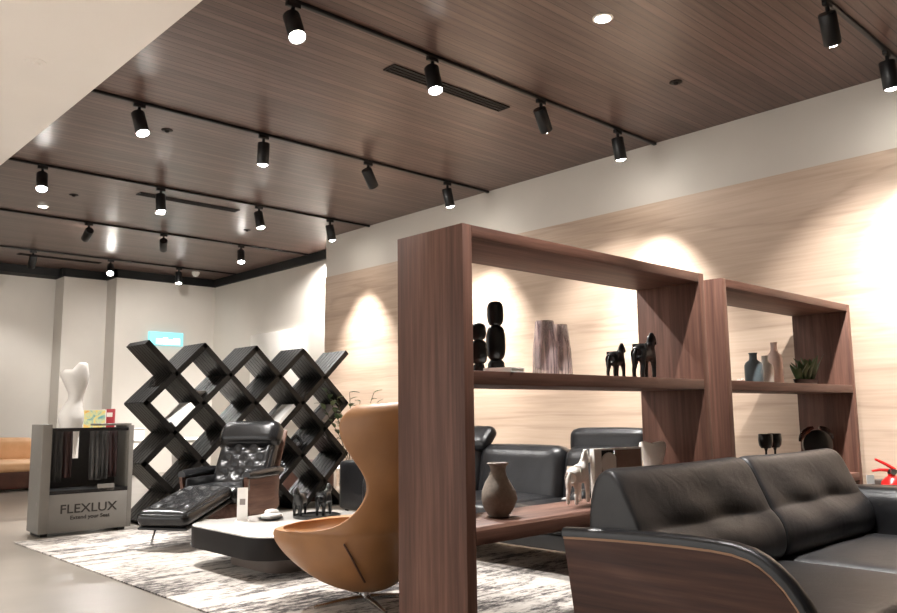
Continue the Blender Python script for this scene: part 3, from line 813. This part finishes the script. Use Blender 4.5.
# ------------------------------------------------------------------ coffee table
def rounded_poly(x0, x1, y0, y1, r, n=6, cut=0):
    res = []
    for cx, cy, a0 in ((x1 - r, y1 - r, 0), (x0 + r, y1 - r, 90), (x0 + r, y0 + r, 180), (x1 - r, y0 + r, 270)):
        for k in range(n + 1):
            a = R(a0 + 90 * k / n); res.append((cx + r * math.cos(a), cy + r * math.sin(a)))
    return res
t = thing('coffee_table', 'low coffee table with white marble top and dark rim on a taupe plinth', 'table', (3.46, 5.36, G))
MB().prism(rounded_poly(-.66, .66, -.6, .6, .24, 8), 'Z', .135, .282, .004).build('rim', M['dark_lacquer'], t, 40)
MB().prism(rounded_poly(-.655, .655, -.595, .595, .236, 8), 'Z', .282, .29, .002).build('table_top', M['marble'], t, 40)
MB().prism(rounded_poly(-.42, .42, -.36, .36, .14, 8), 'Z', 0, .135, .002).build('plinth', M['plinth'], t, 40)
TT = G + .29
t = thing('price_sign', 'white upright card sign on the coffee table', 'sign', (3.19, 5.73, TT), R(-38))
MB().box(-.04, .04, -.003, .003, 0, .25).build('card', M['paper'], t, 0)
MB().box(-.05, .05, -.035, .035, 0, .004).build('foot', M['paper'], t, 0)
MB().box(-.02, .022, -.0045, -.0032, .12, .165).build('print', M['grey_print'], t, 0)
t = thing('dark_plate', 'small dark plate at the chair end of the white table', 'plate', (3.36, 5.60, TT), 0)
MB().lathe([(.001, 0), (.05, 0), (.095, .014), (.1, .018), (.092, .018), (.05, .008), (.001, .008)], 32).build('dish', M['black_ceramic'], t, 40)
t = thing('folded_napkin', 'white folded napkin on the small dark plate', 'napkin', (3.385, 5.62, TT + .009), R(20))
MB().rbox(0, 0, .018, .075, .05, .018, .014, 8, .008).build('cloth', M['paper'], t, 60)
MB().rbox(.01, .01, .046, .05, .035, .014, .012, 8, .01).build('fold', M['paper'], t, 60)
t = thing('round_tray', 'black round tray holding the horse figurines on the white table', 'tray', (3.70, 5.47, TT), 0)
MB().lathe([(.001, 0), (.175, 0), (.185, .004), (.188, .022), (.182, .022), (.178, .009), (.001, .009)], 40).build('tray', M['black_metal'], t, 40)
horse_thing(3.60, 5.56, TT + .009, .235, R(-140), M['black_ceramic'], 'left black horse figurine on the round tray', 'black horse figurines', 1.35)
horse_thing(3.745, 5.44, TT + .009, .245, R(30), M['black_ceramic'], 'right black horse figurine on the round tray', 'black horse figurines', 1.35)

# ------------------------------------------------------------------ recliner
def recliner():
    t = thing('lounge_recliner', 'black tufted leather recliner with brown wooden shell and leg rest out', 'recliner', (3.91, 7.22, G), R(-147))
    # seat
    dents = [(x, y, .022, .035) for x in (-.16, .0, .16) for y in (-.16, 0, .16)] + [(x, y, .022, .035) for x in (-.08, .08) for y in (-.08, .08)]
    MB().rbox(.12, 0, .37, .30, .27, .075, .06, 22, .02, dents).build('seat_cushion', M['gloss_leather'], t, 60)
    # back: a slab leaning back, tufted on its face
    ux = Vector((-.48, 0, .88)).normalized(); nz = Vector((.88, 0, .48)).normalized(); uy = Vector((0, 1, 0))
    mt = Matrix(((ux.x, uy.x, nz.x, -.27), (ux.y, uy.y, nz.y, 0), (ux.z, uy.z, nz.z, .64), (0, 0, 0, 1)))
    d2 = [(x, y, .05, .045) for x in (-.17, -.02, .13) for y in (-.17, 0, .17)] + [(x, y, .05, .045) for x in (-.095, .055) for y in (-.085, .085)]
    MB().rbox(0, 0, 0, .30, .29, .075, .06, 26, .025, d2, mat=mt).build('backrest', M['gloss_leather'], t, 60)
    MB().rbox(.02, 0, -.105, .38, .315, .018, .018, 8, 0, mat=mt).build('back_shell', M['shell_wood'], t, 40)
    MB().rbox(.275, 0, .035, .14, .325, .10, .095, 14, .012, mat=mt).build('headrest', M['gloss_leather'], t, 60)
    # leg rest, sloping down to the floor
    lx = Vector((.95, 0, -.20)).normalized(); ln = Vector((.20, 0, .95)).normalized()
    ml = Matrix(((lx.x, 0, ln.x, .80), (0, 1, 0, 0), (lx.z, 0, ln.z, .325), (0, 0, 0, 1)))
    d3 = [(x, y, .034, .04) for x in (-.26, -.09, .08, .25) for y in (-.13, 0, .13)] + [(x, y, .034, .04) for x in (-.17, 0, .17) for y in (-.065, .065)]
    lr = MB().rbox(0, 0, 0, .40, .235, .065, .055, 26, .02, d3, mat=ml).build('leg_rest', M['gloss_leather'], t, 60)
    MB().rbox(.0, 0, -.075, .39, .23, .012, .01, 8, 0, mat=ml).build('leg_rest_panel', M['black_metal'], lr, 40)
    # side shells of bent wood and padded arms
    for s in (-1, 1):
        rings = []
        for k in range(9):
            u = k / 8; x = .36 - u * .78
            zt = .53 + .01 * u; zb = .16 + .06 * abs(u - .4)
            y = s * (.335 + .03 * math.sin(PI * u) - (.05 * max(0, u - .7) / .3))
            xo = -.06 * (1 - u)
            rings.append([(x + xo - .06, y * .93, zb), (x + xo * .5, y * .99, zb + (zt - zb) * .35), (x, y * 1.02, zb + (zt - zb) * .7), (x + .02, y * 1.03, zt),
                          (x + .02, y * 1.03 - s * .028, zt), (x, y * 1.02 - s * .028, zb + (zt - zb) * .7), (x + xo * .5, y * .99 - s * .028, zb + (zt - zb) * .35), (x + xo - .06, y * .93 - s * .028, zb)])
        MB().loft(rings).build('side_shell', M['shell_wood'], t, 50)
        MB().rbox(.02, s * .285, .37, .335, .018, .15, .018, 6, 0).build('arm_lining', M['gloss_leather'], t, 40)
        pts = [(.36 - .78 * k / 8, s * (.335 + .03 * math.sin(PI * k / 8)), .55 + .008 * k / 8) for k in range(8)]
        MB().tube(pts, [.036] + [.045] * 6 + [.036], 12).build('armrest', M['gloss_leather'], t, 60)
        MB().tube([(.33, s * .345, .56), (.33, s * .345, .42)], .009, 8).build('arm_post', M['chrome'], t, 40)
    MB().rbox(0, 0, .22, .34, .28, .08, .06, 10).build('seat_base', M['shell_wood'], t, 50)
    MB().lathe([(.001, 0), (.29, 0), (.295, .012), (.05, .03), (.035, .06), (.035, .16), (.001, .16)], 36).build('swivel_base', M['black_metal'], t, 40)
    MB().tube([(.86, -.17, .26), (.98, -.18, .14), (1.02, -.19, .03), (.99, -.19, .012)], .01, 10).build('leg_rest_stand', M['chrome'], t, 40)
    MB().tube([(.86, .17, .26), (.98, .18, .14), (1.02, .19, .03), (.99, .19, .012)], .01, 10).build('leg_rest_stand', M['chrome'], t, 40)
recliner()

# ------------------------------------------------------------------ lattice shelf
LXA, LY0, LD, LA = 3.49, 8.30, .52, .319
LH = .3125
def lattice():
    t = thing('lattice_shelf', 'tall charcoal diamond lattice shelf behind the recliner', 'shelf', (LXA, LY0, 0))
    th = .062
    segs = []
    for c in (0, 2, 4, 6): segs.append(((c, 0), (min(8, c + 6), min(6, 8 - c))))
    for r in (2, 4): segs.append(((0, r), (6 - r, 6)))
    segs += [((8 - a[0], a[1]), (8 - b[0], b[1])) for a, b in list(segs)]
    for a, b in segs:
        p = Vector((a[0] * LA, 0, (6 - a[1]) * LH)); q = Vector((b[0] * LA, 0, (6 - b[1]) * LH))
        d = (q - p).normalized(); n = Vector((-d.z, 0, d.x))
        p2 = p - d * (.022 if a[1] not in (6,) else 0); q2 = q + d * (.022 if b[1] != 6 else -.03)
        ln = (q2 - p2).length
        mt = Matrix(((d.x, 0, n.x, p2.x), (0, 1, 0, 0), (d.z, 0, n.z, p2.z), (0, 0, 0, 1)))
        mb = MB().box(0, ln, .004, LD - .004, -th / 2 + .007, th / 2 - .007, mat=mt)
        k = 7; w = LD / k
        for i in range(k):
            mb.box(0, ln, i * w + .006, (i + 1) * w - .006, -th / 2, th / 2, mat=mt)
        mb.build('slatted_board', M['lattice'], t, 0)
lattice()
def cell(c, r):   # lower point of the diamond whose bottom node is (c, r)
    return Vector((LXA + c * LA, LY0 + .15, (6 - r) * LH))
def leaning_magazine(c, r, side, mat, name, label, cat, w=.20, h=.28, thick=.02, up=.06):
    """lies on one slope of a diamond cell; side -1 left slope, +1 right slope"""
    p = cell(c, r)
    d = Vector((side * LA, 0, LH)).normalized(); n = Vector((-side * d.z, 0, abs(d.x)))
    mt = Matrix(((d.x, 0, n.x, p.x + d.x * up + n.x * .034), (0, 1, 0, p.y), (d.z, 0, n.z, p.z + d.z * up + n.z * .034), (0, 0, 0, 1)))
    o = MB().box(0, h, -w / 2 + .0, w / 2, .0, thick, mat=mt).build(name, mat, None, 0)
    return tag(o, label, cat)
leaning_magazine(1, 3, 1, M['paper'], 'magazine', 'white magazine resting in the left column of the lattice shelf', 'magazine', .27, .30, .07, .05)
leaning_magazine(5, 3, 1, M['paper'], 'magazine', 'white magazine leaning in the lattice cell above the recliner headrest', 'magazine', .27, .30, .04, .05)
leaning_magazine(7, 3, 1, M['grey_print'], 'book', 'grey book leaning in the right-hand column of the lattice shelf', 'book', .25, .28, .06, .05)
t = thing('white_bowl', 'white bowl in the upper left cell of the lattice shelf', 'bowl', tuple(cell(2, 2) + Vector((0, 0, .045))), 0)
MB().lathe([(.001, .03), (.03, .032), (.075, .07), (.085, .09), (.08, .09), (.06, .07), (.001, .045)], 28).build('vessel', M['porcelain'], t, 50)
t = thing('knot_sculpture', 'black rounded sculpture in a lower cell of the lattice shelf', 'sculpture', tuple(cell(6, 4) + Vector((0, 0, .045))), 0)
MB().lathe([(.001, .02), (.03, .025), (.03, .04), (.001, .045)], 20).build('foot', M['black_ceramic'], t, 50)
pts = [(.055 * math.cos(a) * (1 + .3 * math.cos(2 * a)), .03 * math.sin(2 * a), .12 + .07 * math.sin(a)) for a in [2 * PI * k / 24 for k in range(25)]]
MB().tube(pts, .024, 10).build('loop', M['black_ceramic'], t, 60)

# ------------------------------------------------------------------ FLEXLUX display stand
def stand():
    t = thing('display_stand', 'grey display stand with dark hanging hide samples', 'display stand', (2.47, 8.22, 0), R(-3))
    W, D, H = .85, .42, 1.045
    # carcass: left post, right post, lower box, back, top bar
    lp = MB().box(0, .085, 0, D, .03, H, .004).build('left_post', M['stand_grey'], t, 30)
    MB().box(W - .045, W, 0, D, .03, H - .02, .004).build('right_post', M['stand_grey'], t, 30)
    fr = MB().box(.085, W - .045, 0, D, .03, .385, .003)
    fp = fr.build('front_panel', M['stand_grey'], t, 30)
    MB().box(.085, .30, D - .02, D - .01, .385, .97).box(.44, W - .045, D - .02, D - .01, .385, .97).box(.30, .44, D - .02, D - .01, .385, .70).build('back_panel', M['stand_dark'], t, 0)
    MB().box(.085, W - .045, .03, .045, .975, 1.005).box(.085, W - .045, D - .04, D - .025, .975, 1.005).build('hanging_rail', M['black_metal'], t, 0)
    MB().box(.085, W - .045, .0, D - .02, .385, .42).build('tray', M['black_metal'], t, 0)
    MB().box(.52, .68, .0, .03, .39, .46, .003).build('ledge_block', M['stand_grey'], t, 30)
    MB().box(.55, W, .08, D, H - .02, H + .0, .002).build('top_tab', M['stand_grey'], t, 30)
    # hanging hide samples, folded
    def hide(x0, x1, z0, z1, mat, y, folds):
        rings = []
        n = 24
        for i in range(9):
            u = i / 8; z = z1 + (z0 - z1) * u
            ro = []
            for k in range(n + 1):
                v = k / n; ro.append((x0 + (x1 - x0) * v + .01 * math.sin(u * 3) * (v - .5), y + .022 * (.3 + u * .7) * math.sin(v * PI * 2 * folds), z))
            rings.append(ro)
        mb = MB(); mb.loft(rings, cap=False, closed=False)
        o = mb.build('hide_sample', mat, t, 180)
        m = o.modifiers.new('sol', 'SOLIDIFY'); m.thickness = .006
    hide(.10, .20, .50, .985, M['sample_grey'] if False else M['stand_dark'], .07, 2)
    hide(.19, .295, .53, .985, M['sample_red'], .10, 1.5)
    hide(.45, .55, .50, .98, M['sample_grey'], .07, 2.5)
    hide(.54, .63, .50, .98, M['sample_grey'], .08, 2)
    hide(.62, .71, .52, .98, M['sample_red'], .07, 2)
    for x in (.06, W - .08):
        MB().box(x - .03, x + .03, .03, D - .03, 0, .03).build('foot', M['black_metal'], t, 0)
    for z in (.30, .62, .78):
        MB().lathe([(.001, -.003), (.018, -.003), (.018, 0), (.001, 0)], 16, mat=Matrix.Translation((0, .1, z)) @ Matrix.Rotation(-PI / 2, 4, 'Y')).build('screw_cap', M['grey_print'], lp, 0)
    def text(body, size, x, z, nm, sx=1.0):
        cu = bpy.data.curves.new(nm, 'FONT'); cu.body = body; cu.size = size; cu.align_x = 'CENTER'; cu.extrude = .0012
        cu.offset = .0012
        tmp = bpy.data.objects.new('tmp', cu); COL.objects.link(tmp)
        dg = bpy.context.evaluated_depsgraph_get()
        me = bpy.data.meshes.new_from_object(tmp.evaluated_get(dg))
        bpy.data.objects.remove(tmp)
        me.materials.clear(); me.materials.append(M['ink'])
        o = bpy.data.objects.new(nm, me); COL.objects.link(o); o.parent = fp
        o.rotation_euler = (PI / 2, 0, 0); o.location = (x, -.0015, z); o.scale = (sx, 1, 1)
    text('FLEXLUX', .118, .445, .205, 'brand_lettering', 1.1)
    text('Extend your Seat', .05, .46, .145, 'slogan_lettering', 1.05)
stand()

# ------------------------------------------------------------------ things farther back
# torso sculpture on a plinth
t = thing('torso_sculpture', 'white abstract torso sculpture above the grey display stand', 'sculpture', (3.27, 9.85, 0), R(-30), scale=.965)
MB().box(-.16, .16, -.16, .16, 0, .62, .004).build('plinth', M['white'], t, 30)
K = [(.62, .055, .055, 0), (.75, .062, .06, .0), (.90, .08, .075, .0), (1.02, .115, .095, -.005), (1.12, .145, .11, -.01), (1.20, .14, .105, -.01), (1.28, .108, .09, .0), (1.36, .085, .075, .02), (1.44, .092, .08, .03), (1.53, .13, .095, .02),
     (1.61, .165, .105, -.005), (1.67, .14, .09, .025), (1.73, .09, .068, .065), (1.785, .064, .05, .085), (1.81, .04, .035, .085)]
MB().loft([[(xo + w * math.cos(2 * PI * k / 28), d * math.sin(2 * PI * k / 28) + .03 * math.sin(z * 5), z + (.06 * min(0, math.cos(2 * PI * k / 28)) * (-1) if 1.55 < z < 1.7 else 0)) for k in range(28)] for z, w, d, xo in K]).build('torso', M['white'], t, 180)
# console with prints by the column
t = thing('console_cabinet', 'low pale console cabinet against the far wall column', 'cabinet', (5.75, 15.72, 0), 0)
MB().box(-.75, .75, -.2, .2, .08, .88, .005).build('body', M['cream'], t, 30)
for x in (-.745, .005): MB().box(x, x + .74, -.215, -.2, .1, .86, .003).build('door', M['white'], t, 30)
MB().box(-.77, .77, -.22, .2, .88, .90, .003).build('top_board', M['white'], t, 30)
for x in (-.65, .65):
    MB().box(x - .03, x + .03, -.15, .15, 0, .08).build('leg', M['black_metal'], t, 0)
t = thing('print_frame', 'small colourful print on the far console', 'picture frame', (5.57, 15.58, .90), R(-25))
MB().box(-.20, .20, 0, .02, 0, .36, .003).build('frame', M['pale_grey'], t, 30)
MB().box(-.185, .185, -.003, 0, .015, .345).build('artwork', M['print'], t, 0)
t = thing('red_box', 'dark red box file standing beside the colourful print', 'box', (5.83, 15.54, .90), R(-25))
MB().box(-.085, .085, 0, .2, 0, .37, .004).build('box_body', M['red_print'], t, 30)
MB().box(-.05, .05, -.002, 0, .22, .3).build('label_patch', M['pale_grey'], t, 0)
# orange sofa
t = thing('leather_sofa', 'orange leather sofa at the far left edge', 'sofa', (3.2, 13.75, 0), 0)
W = 1.0
MB().rbox(.03, .45, .165, W, .45, .135, .03, 8).build('base_frame', M['brown_leather'], t, 40)
for x in (-.47, .53): MB().rbox(x, .38, .37, .49, .40, .085, .07, 12, .015).build('seat_cushion', M['orange_leather'], t, 60)
for x in (-.47, .53): MB().rbox(x, .72, .60, .48, .11, .19, .09, 12, .02, mat=None).build('back_cushion', M['orange_leather'], t, 60)
for x in (-.9, .96):
    for y in (.1, .8): MB().box(x - .03, x + .03, y - .03, y + .03, 0, .04).build('leg', M['black_metal'], t, 0)
# cyan lit sign
t = thing('lit_sign', 'small cyan backlit sign high on the far cream wall', 'sign', (7.06, 15.97, 2.56), 0)
MB().box(-.36, .36, -.04, .02, 0, .27, .006).build('sign_box', M['cyan'], t, 30)
mb = MB()
for k, (x, w, h) in enumerate(((-.15, .13, .11), (-.02, .10, .14), (.09, .09, .10), (.22, .14, .13))):
    mb.box(x - w / 2, x + w / 2, -.044, -.04, .02, .02 + h)
mb.build('lit_marks', M['sign_white'], t, 0)
# white canvas on the recess wall
t = thing('wall_canvas', 'large white canvas on the far recess wall above the lattice', 'canvas', (RX - .001, 13.4, 1.0), 0)
MB().box(-.05, 0, -.95, .95, 0, 1.70, .004).build('canvas', M['white'], t, 30)
# white low table and other pieces behind the lattice
def side_table(x, y, w, d, h, label):
    t = thing('side_table', label, 'table', (x, y, 0), 0)
    MB().box(-w / 2, w / 2, -d / 2, d / 2, h - .03, h, .004).build('table_top', M['white'], t, 30)
    for sx in (-1, 1):
        for sy in (-1, 1):
            a, b = sx * (w / 2 - .04), sy * (d / 2 - .04)
            MB().box(a - .018, a + .018, b - .018, b + .018, 0, h - .03).build('leg', M['white'], t, 0)
side_table(6.75, 9.75, .75, .6, .36, 'low white side table behind the right end of the lattice shelf')
t = thing('round_table', 'white round pedestal table behind the left of the lattice shelf', 'table', (4.75, 10.3, 0), 0)
MB().lathe([(.001, .78), (.62, .78), (.64, .79), (.64, .815), (.62, .82), (.001, .82)], 48).build('table_top', M['white'], t, 40)
MB().lathe([(.001, 0), (.32, 0), (.30, .02), (.06, .08), (.045, .3), (.06, .7), (.14, .78), (.001, .78)], 36).build('pedestal', M['white'], t, 40)
t = thing('leather_pouf', 'brown leather pouf behind the lower right of the lattice shelf', 'pouf', (6.05, 9.15, 0), 0)
MB().rbox(0, 0, .25, .26, .26, .25, .08, 12, .02).build('body', M['brown_leather'], t, 60)
MB().tube([(.255 * math.cos(a), .255 * math.sin(a) * 1.0, .5 - .09) for a in [2 * PI * k / 32 for k in range(33)]], .006, 6).build('piping', M['black_leather'], t, 60)
# black armchair partly hidden by the tan chair
t = thing('leather_ottoman', 'black leather ottoman block showing left of the tan chair back', 'ottoman', (5.55, 7.0, G), 0)
MB().rbox(0, 0, .34, .33, .32, .26, .05, 10, .008).build('body', M['black_leather'], t, 60)
for x in (-.26, .26):
    for y in (-.25, .25): MB().lathe([(.001, 0), (.02, 0), (.024, .03), (.02, .085), (.001, .085)], 16, c=(x, y, 0)).build('caster', M['black_metal'], t, 40)
# floor plant behind the tan chair
t = thing('potted_plant', 'leafy green plant with thin stems behind the tan chair', 'plant', (5.85, 7.9, G), 0)
MB().lathe([(.001, 0), (.13, 0), (.16, .28), (.165, .3), (.15, .3), (.145, .26), (.001, .26)], 32).build('pot', M['pale_grey'], t, 40)
rl = random.Random(11)
stems = MB(); lv = MB(); lp = MB()
for k in range(11):
    a = 2 * PI * k / 11 + rl.uniform(-.2, .2); sp = rl.uniform(.12, .46); hh = rl.uniform(1.0, 1.38)
    tip = Vector((math.cos(a) * sp, math.sin(a) * sp, hh))
    mid = Vector((math.cos(a) * sp * .35, math.sin(a) * sp * .35, .26 + (hh - .26) * .55))
    stems.tube([(0, 0, .25), tuple(mid), tuple(tip)], [.006, .005, .003], 6)
    for j in range(7):
        u = j / 6; base = mid.lerp(tip, u)
        aa = a + rl.uniform(-1.8, 1.8)
        leaf_mesh(lv if (k + j) % 3 else lp, base, (math.cos(aa), math.sin(aa), rl.uniform(.1, 1.1)), rl.uniform(.09, .14), rl.uniform(.05, .075), .5, 5)
stems.build('stems', M['stem'], t, 50); lv.build('foliage', M['leaf'], t, 50); lp.build('pale_leaves', M['leaf_pale'], t, 50)

tag(card, 'small white price card standing on the right arm of the front sofa', 'card')

# ------------------------------------------------------------------ added downlights out of view, brightening the cream ceiling by floor bounce
for x, y, en in ((-2.0, 3.0, 360), (-2.0, 5.0, 360), (-2.0, 7.0, 360), (-2.0, 9.0, 360), (-2.0, 11.0, 200), (-.8, 4.0, 270), (-.8, 6.0, 270), (-.8, 8.0, 200), (1.0, 1.0, 20), (1.0, 4.2, 5)):
    ld = bpy.data.lights.new('soffit_bounce_fill', 'SPOT'); ld.energy = en; ld.color = (1, .98, .97); ld.spot_size = R(85); ld.spot_blend = .9; ld.shadow_soft_size = .06
    t = thing('downlight', 'added unseen downlight in the plain cream ceiling, for bounced fill light', 'ceiling light', (x, y, 3.955), 0, 'added fill downlights in the cream ceiling')
    MB().lathe([(.06, 0), (.08, 0), (.08, -.006), (.06, -.01)], 24).build('trim_ring', M['white'], t, 40)
    MB().lathe([(.001, -.014), (.058, -.013), (.058, -.0102), (.001, -.0102)], 24).build('lens', M['lens_far'], t, 40)
    lo = bpy.data.objects.new('added_fill_beam', ld); COL.objects.link(lo); lo.parent = t; lo.location = (0, 0, -.03)

# ------------------------------------------------------------------ world and view
w = bpy.data.worlds.new('world'); SC.world = w; w.use_nodes = True
w.node_tree.nodes['Background'].inputs[0].default_value = (1, .97, .94, 1)
w.node_tree.nodes['Background'].inputs[1].default_value = 0.65  # tuned as fill light entering by the added left opening
vs = SC.view_settings
vs.view_transform = 'Standard'; vs.look = 'None'; vs.gamma = 1; vs.use_curve_mapping = False
vs.exposure = 1.88
SC.cycles.max_bounces = 8
